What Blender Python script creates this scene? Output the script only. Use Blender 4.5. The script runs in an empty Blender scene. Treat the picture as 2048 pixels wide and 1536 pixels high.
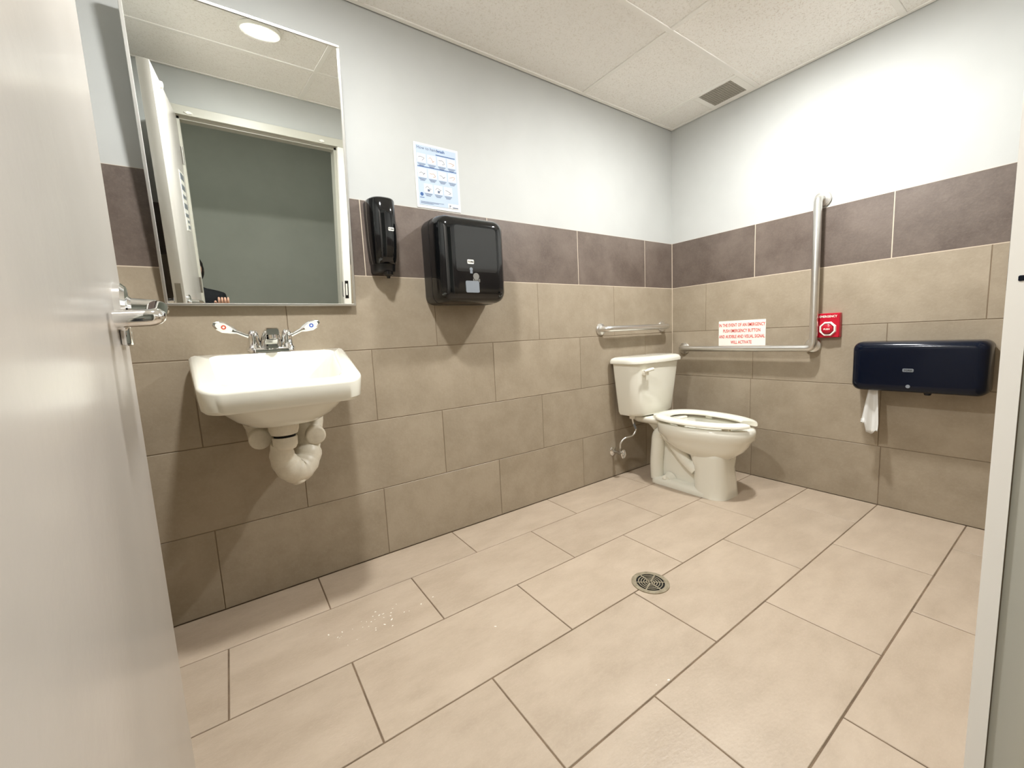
import bpy, bmesh, math, random
from mathutils import Vector, Matrix
random.seed(7)
S = bpy.context.scene
C = S.collection
PI = math.pi

# ------------------------------------------------------------------ camera
cam_d = bpy.data.cameras.new('camera')
cam = bpy.data.objects.new('camera', cam_d); C.objects.link(cam)
cam_d.sensor_fit = 'HORIZONTAL'; cam_d.sensor_width = 36.0
cam_d.lens = 818.17 * 36 / 2048
cam_d.clip_start = 0.02; cam_d.clip_end = 60
Rv = Vector((0.82009731, -0.57010228, -0.04923215)); Uv = Vector((0.10641878, 0.06741566, 0.99203335)); Fv = Vector((0.56224145, 0.8188031, -0.11595699))
M = Matrix((Rv, Uv, -Fv)).transposed().to_4x4()
M.translation = Vector((-2.64989, -1.78434, 0.94897))
cam.matrix_world = M
S.camera = cam

# ------------------------------------------------------------------ world (dim grey light of the building outside the door)
w = bpy.data.worlds.new('world'); S.world = w; w.use_nodes = True
w.node_tree.nodes['Background'].inputs[0].default_value = (0.55, 0.62, 0.66, 1)
w.node_tree.nodes['Background'].inputs[1].default_value = 1.5

# ------------------------------------------------------------------ exposure
S.view_settings.view_transform = 'Standard'
S.view_settings.look = 'None'
S.view_settings.gamma = 1
S.view_settings.use_curve_mapping = False
S.view_settings.exposure = 0.0
LAMP = 960.0

# ------------------------------------------------------------------ materials
def srgb(r, g, b):
    f = lambda c: (c/255/12.92) if c/255 <= 0.04045 else ((c/255+0.055)/1.055)**2.4
    return (f(r), f(g), f(b), 1)
def mat(name, col, rough=0.5, metal=0.0, **kw):
    m = bpy.data.materials.new(name); m.use_nodes = True
    b = m.node_tree.nodes['Principled BSDF']
    b.inputs['Base Color'].default_value = col; b.inputs['Roughness'].default_value = rough; b.inputs['Metallic'].default_value = metal
    for k, v in kw.items(): b.inputs[k.replace('_', ' ')].default_value = v
    return m
def N(m, t, **kw):
    n = m.node_tree.nodes.new(t)
    for k, v in kw.items(): setattr(n, k, v)
    return n
def L(m, a, b): m.node_tree.links.new(a, b)
def varied(name, c1, c2, rough=0.5, scale=6, detail=6, bump=0.0, bscale=60, spec=0.5, stretch=(1, 1, 1), metal=0.0, coat=0.0, c3=None):
    """two-tone mottled material, shifted per object so alike pieces differ"""
    m = mat(name, c1, rough, metal); b = m.node_tree.nodes['Principled BSDF']
    b.inputs['Specular IOR Level'].default_value = spec
    b.inputs['Coat Weight'].default_value = coat
    tc = N(m, 'ShaderNodeTexCoord'); oi = N(m, 'ShaderNodeObjectInfo'); mp = N(m, 'ShaderNodeMapping')
    mul = N(m, 'ShaderNodeVectorMath', operation='SCALE'); mul.inputs[0].default_value = (37, 11, 23)
    L(m, oi.outputs['Random'], mul.inputs['Scale']); L(m, tc.outputs['Object'], mp.inputs['Vector'])
    L(m, mul.outputs[0], mp.inputs['Location']); mp.inputs['Scale'].default_value = stretch
    nz = N(m, 'ShaderNodeTexNoise'); nz.inputs['Scale'].default_value = scale; nz.inputs['Detail'].default_value = detail; nz.inputs['Roughness'].default_value = 0.65
    L(m, mp.outputs[0], nz.inputs['Vector'])
    cr = N(m, 'ShaderNodeValToRGB'); cr.color_ramp.elements[0].position = 0.36; cr.color_ramp.elements[1].position = 0.64
    cr.color_ramp.elements[0].color = c1; cr.color_ramp.elements[1].color = c2
    L(m, nz.outputs['Fac'], cr.inputs['Fac'])
    out = cr.outputs['Color']
    if c3:
        n3 = N(m, 'ShaderNodeTexNoise'); n3.inputs['Scale'].default_value = scale*20; n3.inputs['Detail'].default_value = 8; n3.inputs['Roughness'].default_value = 0.75
        L(m, mp.outputs[0], n3.inputs['Vector'])
        r3 = N(m, 'ShaderNodeMapRange'); r3.inputs[1].default_value = 0.48; r3.inputs[2].default_value = 0.74; r3.inputs[4].default_value = 0.32
        L(m, n3.outputs['Fac'], r3.inputs[0])
        mx = N(m, 'ShaderNodeMix', data_type='RGBA'); L(m, r3.outputs[0], mx.inputs['Factor']); L(m, out, mx.inputs['A']); mx.inputs['B'].default_value = c3
        out = mx.outputs['Result']
    # slight overall shift per piece
    hs = N(m, 'ShaderNodeHueSaturation'); mr = N(m, 'ShaderNodeMapRange')
    mr.inputs[3].default_value = 0.96; mr.inputs[4].default_value = 1.04
    L(m, oi.outputs['Random'], mr.inputs[0]); L(m, mr.outputs[0], hs.inputs['Value']); L(m, out, hs.inputs['Color'])
    L(m, hs.outputs[0], b.inputs['Base Color'])
    if bump:
        nb = N(m, 'ShaderNodeTexNoise'); nb.inputs['Scale'].default_value = bscale; nb.inputs['Detail'].default_value = 5
        L(m, mp.outputs[0], nb.inputs['Vector'])
        bp = N(m, 'ShaderNodeBump'); bp.inputs['Strength'].default_value = bump; bp.inputs['Distance'].default_value = 0.002
        L(m, nb.outputs['Fac'], bp.inputs['Height']); L(m, bp.outputs[0], b.inputs['Normal'])
    return m

TAN = varied('tan_porcelain', srgb(151, 138, 118), srgb(166, 153, 133), 0.42, 5, 8, 0.25, 90, 0.45, c3=srgb(180, 167, 146))
DARK = varied('dark_porcelain', srgb(90, 78, 70), srgb(112, 100, 91), 0.42, 5, 8, 0.25, 90, 0.45, c3=srgb(132, 117, 106))
FLOORT = varied('floor_porcelain', srgb(175, 158, 138), srgb(189, 172, 152), 0.38, 5, 8, 0.35, 70, 0.45, stretch=(1, 1, 2.2), c3=srgb(202, 186, 166))
GROUT_D = mat('dark_grout', srgb(128, 112, 92), 0.9)
GROUT_W = mat('pale_grout', srgb(206, 192, 172), 0.85)
GROUT_F = varied('floor_grout', srgb(100, 84, 66), srgb(128, 108, 86), 0.9, 12)
PAINT = varied('wall_paint', srgb(184, 185, 181), srgb(188, 189, 185), 0.55, 3, 3, 0.06, 220, 0.3)
HALL = varied('hall_paint', srgb(182, 182, 168), srgb(188, 188, 174), 0.6, 3, 3, 0.05, 200, 0.3)
DOORP = varied('door_paint', srgb(198, 192, 184), srgb(206, 200, 192), 0.22, 2.2, 3, 0.10, 45, 0.5)
FRAMEP = mat('frame_paint', srgb(196, 193, 180), 0.4)
FRAMEW = mat('lit_edge_paint', srgb(246, 241, 232), 0.45)  # pale edge paint, whitened further for the strong light on the strip
DGREY = mat('painted_shade', srgb(9, 8, 7), 0.9)  # near-black colour painting shade in the pipe gap and drain well
CHINA = mat('white_china', srgb(236, 234, 221), 0.09, Specular_IOR_Level=0.6, Coat_Weight=0.3)
SEATM = mat('white_seat_plastic', srgb(243, 240, 226), 0.2)
WRAP = varied('white_pipe_wrap', srgb(214, 206, 188), srgb(228, 221, 204), 0.4, 25, 4, 0.3, 40, 0.5)
STEEL = mat('stainless_steel', (0.76, 0.745, 0.71, 1), 0.33, 1.0)
CHROME = mat('chrome', (0.85, 0.85, 0.84, 1), 0.06, 1.0)
MIRROR = mat('mirror_glass', (0.86, 0.885, 0.86, 1), 0.0, 1.0)
BLACKP = mat('black_gloss_plastic', srgb(13, 14, 15), 0.08, Specular_IOR_Level=0.55)
BLACKM = mat('black_satin_plastic', srgb(22, 22, 23), 0.3)
SMOKE = mat('smoke_window', srgb(36, 36, 35), 0.07)
GREYP = mat('grey_plastic', srgb(128, 134, 140), 0.3)
NAVY = mat('navy_gloss_plastic', srgb(3, 12, 30), 0.13, Specular_IOR_Level=0.3)
REDP = mat('red_plastic', srgb(186, 16, 44), 0.25)
REDT = mat('red_print', srgb(214, 52, 40), 0.5)
WHITEP = mat('white_plastic', srgb(246, 243, 232), 0.35)
PAPER = mat('white_paper', srgb(222, 221, 216), 0.8)
BLUEP = mat('pale_blue_print', srgb(178, 192, 208), 0.6)
BLUED = mat('blue_print', srgb(52, 88, 142), 0.6)
GREYT = mat('grey_print', srgb(84, 98, 124), 0.6)
PEACH = mat('peach_print', srgb(190, 138, 112), 0.6)
BADGE_R = mat('hot_badge', srgb(206, 84, 60), 0.4)
BADGE_B = mat('cold_badge', srgb(60, 100, 200), 0.4)
WATER = mat('bowl_water', srgb(205, 205, 195), 0.02)
SKIN = mat('skin', srgb(224, 176, 150), 0.5)
HAIR = varied('dark_hair', srgb(22, 18, 17), srgb(38, 31, 28), 0.45, 60, 4)
COAT = varied('black_jacket', srgb(20, 21, 24), srgb(30, 31, 35), 0.8, 20, 4)
JEANS = varied('dark_trousers', srgb(30, 34, 46), srgb(38, 43, 56), 0.85, 30, 4)
BRASS = mat('dull_nickel', (0.42, 0.40, 0.36, 1), 0.35, 1.0)

# acoustic ceiling tile: fissured, pinholed
def acoustic():
    m = varied('acoustic_tile', srgb(250, 247, 241), srgb(253, 250, 244), 0.95, 4, 3, 0, 60, 0.1)
    b = m.node_tree.nodes['Principled BSDF']
    tc = N(m, 'ShaderNodeTexCoord'); nz = N(m, 'ShaderNodeTexNoise'); nz.inputs['Scale'].default_value = 150; nz.inputs['Detail'].default_value = 3; nz.inputs['Distortion'].default_value = 0.8
    L(m, tc.outputs['Object'], nz.inputs['Vector'])
    r = N(m, 'ShaderNodeMapRange'); r.inputs[1].default_value = 0.34; r.inputs[2].default_value = 0.46
    L(m, nz.outputs['Fac'], r.inputs[0])
    bp = N(m, 'ShaderNodeBump'); bp.inputs['Strength'].default_value = 0.5; bp.inputs['Distance'].default_value = 0.002
    L(m, r.outputs[0], bp.inputs['Height']); L(m, bp.outputs[0], b.inputs['Normal'])
    # the pinholes are darker pits
    old = b.inputs['Base Color'].links[0].from_socket
    mx = N(m, 'ShaderNodeMix', data_type='RGBA'); L(m, r.outputs[0], mx.inputs['Factor']); mx.inputs['A'].default_value = srgb(236, 231, 222); L(m, old, mx.inputs['B'])
    L(m, mx.outputs['Result'], b.inputs['Base Color'])
    return m
ACOU = acoustic()
TBAR = mat('ceiling_grid_paint', srgb(246, 243, 236), 0.5)
def emit(name, col, st):
    m = bpy.data.materials.new(name); m.use_nodes = True; nt = m.node_tree; nt.nodes.clear()
    e = nt.nodes.new('ShaderNodeEmission'); e.inputs[0].default_value = col; e.inputs[1].default_value = st
    o = nt.nodes.new('ShaderNodeOutputMaterial'); nt.links.new(e.outputs[0], o.inputs[0]); return m
LAMPM = emit('lit_diffuser', (0.985, 0.995, 1.0, 1), LAMP)

# ------------------------------------------------------------------ helpers
def wl(o):
    v = Vector((0, 0, 0))
    while o is not None: v = v + o.location; o = o.parent
    return v
def obj(name, bm, m, parent=None, smooth=True, label=None, fix=True, mats=None, ang=40):
    """link a bmesh given in world coordinates as ONE mesh object"""
    if fix: bmesh.ops.recalc_face_normals(bm, faces=bm.faces)
    me = bpy.data.meshes.new(name)
    if parent is not None:
        off = wl(parent)
        if off.length > 0: bmesh.ops.translate(bm, vec=-off, verts=bm.verts)
    bm.to_mesh(me); bm.free()
    for mm in (mats or [m]): me.materials.append(mm)
    if smooth:
        for p in me.polygons: p.use_smooth = True
        try: me.set_sharp_from_angle(angle=math.radians(ang))
        except Exception: pass
    o = bpy.data.objects.new(name, me); C.objects.link(o)
    if parent is not None: o.parent = parent
    if label: o['label'] = label
    return o
def thing(name, label, cat, loc=(0, 0, 0), group=None):
    o = bpy.data.objects.new(name, None); C.objects.link(o); o.location = loc; o.empty_display_size = 0.05
    o['label'] = label; o['category'] = cat
    if group: o['group'] = group
    return o
def tag(o, label, cat, group=None):
    o['label'] = label; o['category'] = cat
    if group: o['group'] = group
    return o
def struct(name, bm, m, smooth=False, mats=None, parent=None):
    o = obj(name, bm, m, parent, smooth, mats=mats)
    if parent is None: o['kind'] = 'structure'
    return o
def NB(): return bmesh.new()
def box(bm, x0, x1, y0, y1, z0, z1, bev=0.0, seg=2, mi=0):
    r = bmesh.ops.create_cube(bm, size=1.0)
    vs = r['verts']
    for v in vs:
        v.co = Vector(((x0+x1)/2 + v.co.x*(x1-x0), (y0+y1)/2 + v.co.y*(y1-y0), (z0+z1)/2 + v.co.z*(z1-z0)))
    fs = {f for v in vs for f in v.link_faces}
    for f in fs: f.material_index = mi
    if bev > 0:
        es = list({e for v in vs for e in v.link_edges})
        bmesh.ops.bevel(bm, geom=es, offset=bev, segments=seg, affect='EDGES', profile=0.5, clamp_overlap=True)
    return bm
def frame_of(t):
    t = t.normalized(); a = Vector((0, 0, 1)) if abs(t.z) < 0.9 else Vector((1, 0, 0))
    u = t.cross(a).normalized(); v = t.cross(u).normalized(); return u, v
def loft(bm, rings, cap0=True, cap1=True, closed=True, mi=0):
    vr = [[bm.verts.new(p) for p in r] for r in rings]
    n = len(vr[0])
    for a, b in zip(vr[:-1], vr[1:]):
        for i in range(n if closed else n-1):
            j = (i+1) % n
            f = bm.faces.new((a[i], a[j], b[j], b[i])); f.material_index = mi
    if cap0: bm.faces.new(list(reversed(vr[0]))).material_index = mi
    if cap1: bm.faces.new(vr[-1]).material_index = mi
    return vr
def tube(bm, pts, r, seg=14, caps=True, mi=0, flat=1.0):
    pts = [Vector(p) for p in pts]; n = len(pts)
    rs = r if isinstance(r, (list, tuple)) else [r]*n
    rings = []; u = None
    for i in range(n):
        t = (pts[min(i+1, n-1)] - pts[max(i-1, 0)]).normalized()
        if u is None: u, v = frame_of(t)
        else:
            u = (u - t*u.dot(t)).normalized(); v = t.cross(u).normalized()
        rings.append([pts[i] + (u*math.cos(2*PI*k/seg) + v*math.sin(2*PI*k/seg)*flat)*rs[i] for k in range(seg)])
    loft(bm, rings, caps, caps, mi=mi); return bm
def smooth_path(pts, k=8):
    P = [Vector(p) for p in pts]; P = [P[0]*2-P[1]] + P + [P[-1]*2-P[-2]]; out = []
    for i in range(1, len(P)-2):
        for j in range(k):
            t = j/k; a, b, c, d = P[i-1:i+3]
            out.append(0.5*((2*b) + (c-a)*t + (2*a-5*b+4*c-d)*t*t + (3*b-a-3*c+d)*t**3))
    out.append(P[-2]); return out
def fillet_path(pts, r, k=8):
    P = [Vector(p) for p in pts]; out = [P[0]]
    for i in range(1, len(P)-1):
        a = (P[i-1]-P[i]).normalized(); b = (P[i+1]-P[i]).normalized()
        s = P[i]+a*r; e = P[i]+b*r
        for j in range(k+1):
            t = j/k; out.append(s*(1-t)**2 + P[i]*2*t*(1-t) + e*t*t)
    out.append(P[-1]); return out
def lathe(bm, c, axis, prof, seg=28, mi=0):
    """prof: list of (distance along axis, radius)"""
    c = Vector(c); ax = Vector(axis).normalized(); u, v = frame_of(ax)
    rings = [[c + ax*h + (u*math.cos(2*PI*k/seg)+v*math.sin(2*PI*k/seg))*max(r, 1e-5) for k in range(seg)] for h, r in prof]
    loft(bm, rings, True, True, mi=mi); return bm
def rrect(x0, x1, y0, y1, r, k=6, rf=None):
    """rounded rectangle outline in 2-D; rf = corner radii (x0y0, x1y0, x1y1, x0y1)"""
    rr = rf or (r, r, r, r); out = []
    for (cx, cy, a0, q) in ((x0+rr[0], y0+rr[0], PI, rr[0]), (x1-rr[1], y0+rr[1], 1.5*PI, rr[1]), (x1-rr[2], y1-rr[2], 0, rr[2]), (x0+rr[3], y1-rr[3], 0.5*PI, rr[3])):
        for i in range(k+1):
            a = a0 + i/k*PI/2; out.append((cx+q*math.cos(a), cy+q*math.sin(a)))
    return out
def text_bm(txt, size, M4, sx=1.0, bold=0.0, align='CENTER', ext=0.0004, spacing=1.0):
    cu = bpy.data.curves.new('t', 'FONT'); cu.body = txt; cu.size = size; cu.align_x = align; cu.extrude = ext; cu.offset = bold; cu.resolution_u = 2; cu.space_character = spacing
    o = bpy.data.objects.new('t', cu); C.objects.link(o)
    dg = bpy.context.evaluated_depsgraph_get(); me = bpy.data.meshes.new_from_object(o.evaluated_get(dg))
    bm = bmesh.new(); bm.from_mesh(me); bpy.data.objects.remove(o); bpy.data.curves.remove(cu); bpy.data.meshes.remove(me)
    bmesh.ops.transform(bm, matrix=M4 @ Matrix.Diagonal((sx, 1, 1, 1)), verts=bm.verts); return bm
def MA(x, y, z):   # text facing -y (on wall A): right=+x, up=+z, out=-y
    return Matrix(((1, 0, 0, x), (0, 0, -1, y), (0, 1, 0, z), (0, 0, 0, 1)))
def MBw(x, y, z):  # text facing -x (on wall B): right=-y, up=+z, out=-x
    return Matrix(((0, 0, -1, x), (-1, 0, 0, y), (0, 1, 0, z), (0, 0, 0, 1)))
def merge(bm, other):
    me = bpy.data.meshes.new('tmp'); other.to_mesh(me); other.free(); bm.from_mesh(me); bpy.data.meshes.remove(me); return bm

# ------------------------------------------------------------------ room numbers
XL, YF, ZC = -2.985, -1.720, 2.285          # left wall, front (door) wall, ceiling
ZR = [0.0, 0.3054, 0.6134, 0.9214, 1.2294, 1.5374]   # tile course heights
OX0, OX1, OZ = -2.755, -1.845, 2.045         # door opening
WT = 0.13                                    # thickness of the door wall

tile_cache = {}
def tile_mesh(wd, ht, m, th=0.009, ch=0.0012):
    key = (round(wd, 4), round(ht, 4), m.name)
    if key in tile_cache: return tile_cache[key]
    bm = bmesh.new()
    def q(w0, h0, w1, h1, y): return [bm.verts.new((w0, y, h0)), bm.verts.new((w1, y, h0)), bm.verts.new((w1, y, h1)), bm.verts.new((w0, y, h1))]
    a = q(0, 0, wd, ht, th); b = q(0, 0, wd, ht, ch); c = q(ch, ch, wd-ch, ht-ch, 0)
    bm.faces.new(c); bm.faces.new(list(reversed(a)))
    for r0, r1 in ((a, b), (b, c)):
        for i in range(4):
            j = (i+1) % 4; bm.faces.new((r0[i], r0[j], r1[j], r1[i]))
    bmesh.ops.recalc_face_normals(bm, faces=bm.faces)
    me = bpy.data.meshes.new('tile'); bm.to_mesh(me); bm.free(); me.materials.append(m)
    tile_cache[key] = me; return me
def put_tile(parent, u0, u1, v0, v1, m, org, rot, g=0.0028):
    """tile from u0..u1, v0..v1 (joint centres) on a plane; org = plane origin, rot = euler"""
    if u1-u0 < 0.02 or v1-v0 < 0.02: return
    me = tile_mesh(u1-u0-g, v1-v0-g, m)
    o = bpy.data.objects.new('tile', me); C.objects.link(o); o.parent = parent
    R = rot.to_matrix()
    o.rotation_euler = rot
    o.location = Vector(org) + R @ Vector((u0+g/2, random.uniform(-0.0003, 0.0003), v0+g/2))
from mathutils import Euler
ROT = {'A': Euler((0, 0, 0)), 'B': Euler((0, 0, -PI/2)), 'L': Euler((0, 0, PI/2)), 'F': Euler((0, 0, PI)), 'floor': Euler((-PI/2, 0, 0)), 'ceil': Euler((PI/2, 0, 0))}
def tile_rows(parent, org, rot, u0, u1, rows, pitch, offs, mats, v_clip=None):
    for k, (v0, v1) in enumerate(rows):
        o = offs[k]; a = math.floor((u0-o)/pitch)*pitch+o
        while a < u1-1e-6:
            put_tile(parent, max(a, u0), min(a+pitch, u1), v0, v1, mats[k], org, rot); a += pitch

# ------------------------------------------------------------------ setting: wall at the sink (y = 0)
def tiled_wall(name, quad_box, grout_box, band_box, upper_box):
    bm = NB(); box(bm, *quad_box, mi=0)
    box(bm, *grout_box, mi=1); box(bm, *band_box, mi=2); box(bm, *upper_box, mi=0)
    return struct(name, bm, None, mats=[PAINT, GROUT_D, GROUT_W])
wallA = tiled_wall('wall_back', (XL-0.15, 0.15, 0.012, 0.15, -0.1, 2.45), (XL, 0.0, 0.0016, 0.012, 0, ZR[4]-0.0015), (XL, 0.0, 0.0007, 0.012, ZR[4]-0.0015, ZR[5]-0.001), (XL, 0.005, 0.0045, 0.012, ZR[5]-0.001, 2.45))
rows = [(ZR[i], ZR[i+1]) for i in range(5)]
PA = 0.6125
tile_rows(wallA, (0, 0, 0), ROT['A'], XL, -0.0005, rows, PA, [-PA/2, 0, -PA/2, 0, -0.3015], [TAN]*4+[DARK])
wallB = tiled_wall('wall_right', (0.012, 0.15, -3.5, 0.15, -0.1, 2.45), (0.0016, 0.012, -3.4, 0.0, 0, ZR[4]-0.0015), (0.0007, 0.012, -3.4, 0.0, ZR[4]-0.0015, ZR[5]-0.001), (0.0045, 0.012, -3.4, 0.005, ZR[5]-0.001, 2.45))
PB = 0.6205
tile_rows(wallB, (0, 0, 0), ROT['B'], 0.0005, 1.72, rows, PB, [0.556, 0.545, 0.556, 0.252, 0.556], [TAN]*4+[DARK])
wallL = tiled_wall('wall_left', (XL-0.15, XL-0.012, YF, 0.0, -0.1, 2.45), (XL-0.012, XL-0.0016, YF, 0.0, 0, ZR[4]-0.0015), (XL-0.012, XL-0.0007, YF, 0.0, ZR[4]-0.0015, ZR[5]-0.001), (XL-0.012, XL-0.0045, YF, 0.0, ZR[5]-0.001, 2.45))
tile_rows(wallL, (XL, YF, 0), ROT['L'], 0.0, -YF-0.004, rows, PB, [0.3, 0, 0.3, 0, 0.3], [TAN]*4+[DARK])
# front wall with the door opening
bm = NB(); yb = YF-WT
for (x0, x1, z0, z1) in ((XL-0.15, OX0-0.02, -0.1, 2.45), (OX1+0.02, 0.012, -0.1, 2.45), (OX0-0.02, OX1+0.02, OZ+0.02, 2.45)):
    box(bm, x0, x1, yb, YF-0.012, z0, z1, mi=0)
for (x0, x1) in ((XL, OX0-0.05), (OX1+0.05, 0.0)):
    box(bm, x0, x1, YF-0.012, YF-0.0016, 0, ZR[4], mi=1); box(bm, x0, x1, YF-0.012, YF-0.0007, ZR[4], ZR[5]-0.001, mi=2)
box(bm, XL, 0, YF-0.012, YF-0.0045, ZR[5] - 0.001, 2.45, mi=0) if False else None
for (x0, x1, z0) in ((XL, OX0-0.05, ZR[5]-0.001), (OX1+0.05, 0.0, ZR[5]-0.001), (OX0-0.05, OX1+0.05, OZ+0.045)):
    box(bm, x0, x1, YF-0.012, YF-0.0045, z0, 2.45, mi=0)
wallF = struct('wall_front', bm, None, mats=[PAINT, GROUT_D, GROUT_W])
tile_rows(wallF, (0, YF, 0), ROT['F'], -OX1+0.052-3.6+0.0, -OX1-1.0, [], PB, [], []) if False else None
tile_rows(wallF, (0, YF, 0), ROT['F'], 0.004, -OX1-0.052, rows, PB, [0.1, 0.41, 0.1, 0.41, 0.1], [TAN]*4+[DARK])
tile_rows(wallF, (0, YF, 0), ROT['F'], -OX0+0.052, -XL-0.004, rows, PB, [0.1, 0.41, 0.1, 0.41, 0.1], [TAN]*4+[DARK])

# pale joint filling in the room corner
bm = NB(); box(bm, -0.0032, 0.0, -0.0032, 0.0, 0.0, ZR[5]-0.001); obj('corner_joint', bm, GROUT_W, wallA, False)
# ------------------------------------------------------------------ floor
bm = NB(); box(bm, XL-0.15, 0.15, YF-0.06, 0.15, -0.15, -0.0022)
floor = struct('floor', bm, GROUT_F)
fy = [0.0, 0.2501, 0.5589, 0.8677, 1.1765, 1.4853, 1.72]     # distances from the sink wall
for k in range(6):
    off = 0.0 if k % 2 == 0 else -PA/2
    a = math.floor((XL-off)/0.6105)*0.6105+off
    while a < -0.001:
        # v runs +y: from -fy[k+1] to -fy[k]
        put_tile(floor, max(a, XL), min(a+0.6105, -0.001), -fy[k+1], -fy[k] - (0.002 if k == 0 else 0), FLOORT, (0, 0, 0), ROT['floor'], g=0.0042)
        a += 0.6105

# ------------------------------------------------------------------ ceiling with lay-in tiles
bm = NB(); box(bm, XL-0.15, 0.15, YF-WT, 0.15, ZC+0.016, ZC+0.1)
ceil = struct('ceiling', bm, TBAR)
def panel(x0, x1, y0, y1, m=ACOU, name='ceiling_tile', z=ZC+0.004):
    bm = NB(); box(bm, x0, x1, y0, y1, z, z+0.012, 0.0015, 1); return obj(name, bm, m, ceil, False)
yg = [0.0, -0.565, -1.175, YF]; tb = 0.012
xg1 = [XL, -2.07, -0.85, -0.24, 0.0]; xg = [XL, -2.07, -0.85, 0.0]
for i in range(3):
    xs = xg1 if i == 0 else xg
    for a, b in zip(xs[:-1], xs[1:]):
        if i == 0 and a == -0.24:
            panel(-0.24+tb, -0.021, -0.295, -0.02); continue
        panel(a+(0.018 if a == XL else tb), b-(0.018 if b == 0 else tb), yg[i+1]+(0.018 if i == 2 else tb), yg[i]-(0.018 if i == 0 else tb))
def tbar(x0, x1, y0, y1, name='grid_bar'):
    bm = NB(); box(bm, x0, x1, y0, y1, ZC, ZC+0.010, 0.0012, 1); return obj(name, bm, TBAR, ceil, False)
for y in yg[1:3]: tbar(XL+0.02, -0.02, y-tb, y+tb)
tbar(-0.24-tb, -0.24+tb, -0.565+tb, -0.02)
for x in (-0.85, -2.07):
    for a, b in ((-0.565+tb, -0.02), (-1.175+tb, -0.565-tb), (YF+0.02, -1.175-tb)): tbar(x-tb, x+tb, a, b)
for (x0, x1, y0, y1) in ((XL, 0, -0.02, 0.0), (XL, 0, YF, YF+0.02), (XL, XL+0.02, YF+0.02, -0.02), (-0.02, 0, YF+0.02, -0.02)): tbar(x0, x1, y0, y1, 'wall_angle')

# ------------------------------------------------------------------ door frame, door, corridor
bm = NB()
# strike side jamb
def jamb(x_in, sgn):
    # x_in = reveal plane; sgn = +1 for the strike side (wall lies towards +x)
    a, b = sorted((x_in, x_in+sgn*0.05)); box(bm, a, b, YF-0.001, YF+0.008, 0, OZ, 0.0015, 1)       # face
    a, b = sorted((x_in, x_in+sgn*0.022)); box(bm, a, b, YF-0.042, YF-0.0012, 0, OZ)               # rabbet
    a, b = sorted((x_in-sgn*0.016, x_in+sgn*0.022)); box(bm, a, b, YF-WT-0.01, YF-0.042, 0, OZ, 0.001, 1)   # stop
jamb(OX1, 1); jamb(OX0, -1)
box(bm, OX0-0.05, OX1+0.05, YF-0.001, YF+0.008, OZ, OZ+0.05, 0.0015, 1)
box(bm, OX0, OX1, YF-0.042, YF-0.0012, OZ, OZ+0.022); box(bm, OX0, OX1, YF-WT-0.01, YF-0.042, OZ-0.016, OZ+0.022, 0.001, 1)
trim = struct('trim_1', bm, FRAMEP)
trim['label'] = 'painted metal door frame with rabbet and stop'
# pale edge strip of the strike jamb, strong light put into its colour, dark joint behind
bm = NB(); loft(bm, [[Vector((OX1-0.0004, YF+0.0100, z)), Vector((OX1-0.0042, YF-0.0085, z)), Vector((OX1+0.004, YF-0.0085, z)), Vector((OX1+0.012, YF+0.0095, z))] for z in (0.0, OZ-0.002)])
box(bm, OX1+0.003, OX1+0.0515, YF+0.0081, YF+0.0095, 0, OZ-0.002)
obj('edge_strip', bm, FRAMEW, trim, False, 'pale painted edge of the strike jamb, whitened as if strongly lit')
bm = NB(); box(bm, OX1-0.0003, OX1+0.001, YF-0.0096, YF-0.0086, 0, OZ-0.002); obj('joint', bm, GROUT_D, trim, False)
bm = NB(); box(bm, OX1-0.0022, OX1+0.002, YF-0.040, YF-0.004, 0.985, 1.10, 0.0008, 1); box(bm, OX1-0.004, OX1+0.002, YF-0.012, YF+0.001, 0.985, 0.992, 0.001, 1)
sp = obj('strike_plate', bm, NAVY, trim, False, 'dark metal strike plate')
bm = NB(); box(bm, OX1+0.006, OX1+0.032, YF+0.0094, YF+0.0108, 0.975, 1.11); obj('strike_face', bm, BLACKM, trim, False)
bm = NB(); box(bm, OX1+0.012, OX1+0.024, YF+0.0106, YF+0.0114, 1.0, 1.088); obj('strike_lip', bm, WHITEP, trim, False)
def scrap(c, parent, ax):
    bm = NB(); r = random.Random(3); n = 14
    ring = []
    for i in range(n):
        a = 2*PI*i/n; rr = 1+r.uniform(-0.25, 0.25)
        ring.append((math.cos(a)*rr, math.sin(a)*rr*0.4))
    if ax == 'y': f = lambda p, d: (c[0]+p[0]*0.022, c[1]+d, c[2]+p[1]*0.022)
    else: f = lambda p, d: (c[0]+d, c[1]+p[0]*0.04, c[2]+p[1]*0.045)
    loft(bm, [[f(p, 0) for p in ring], [f((p[0]*0.8, p[1]*0.8), 0.008) for p in ring]])
    return obj('tape_scrap', bm, WHITEP, parent)
scrap((-2.69, YF+0.008, 2.06), trim, 'y'); scrap((-1.95, YF+0.008, 2.0605), trim, 'y')

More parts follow.
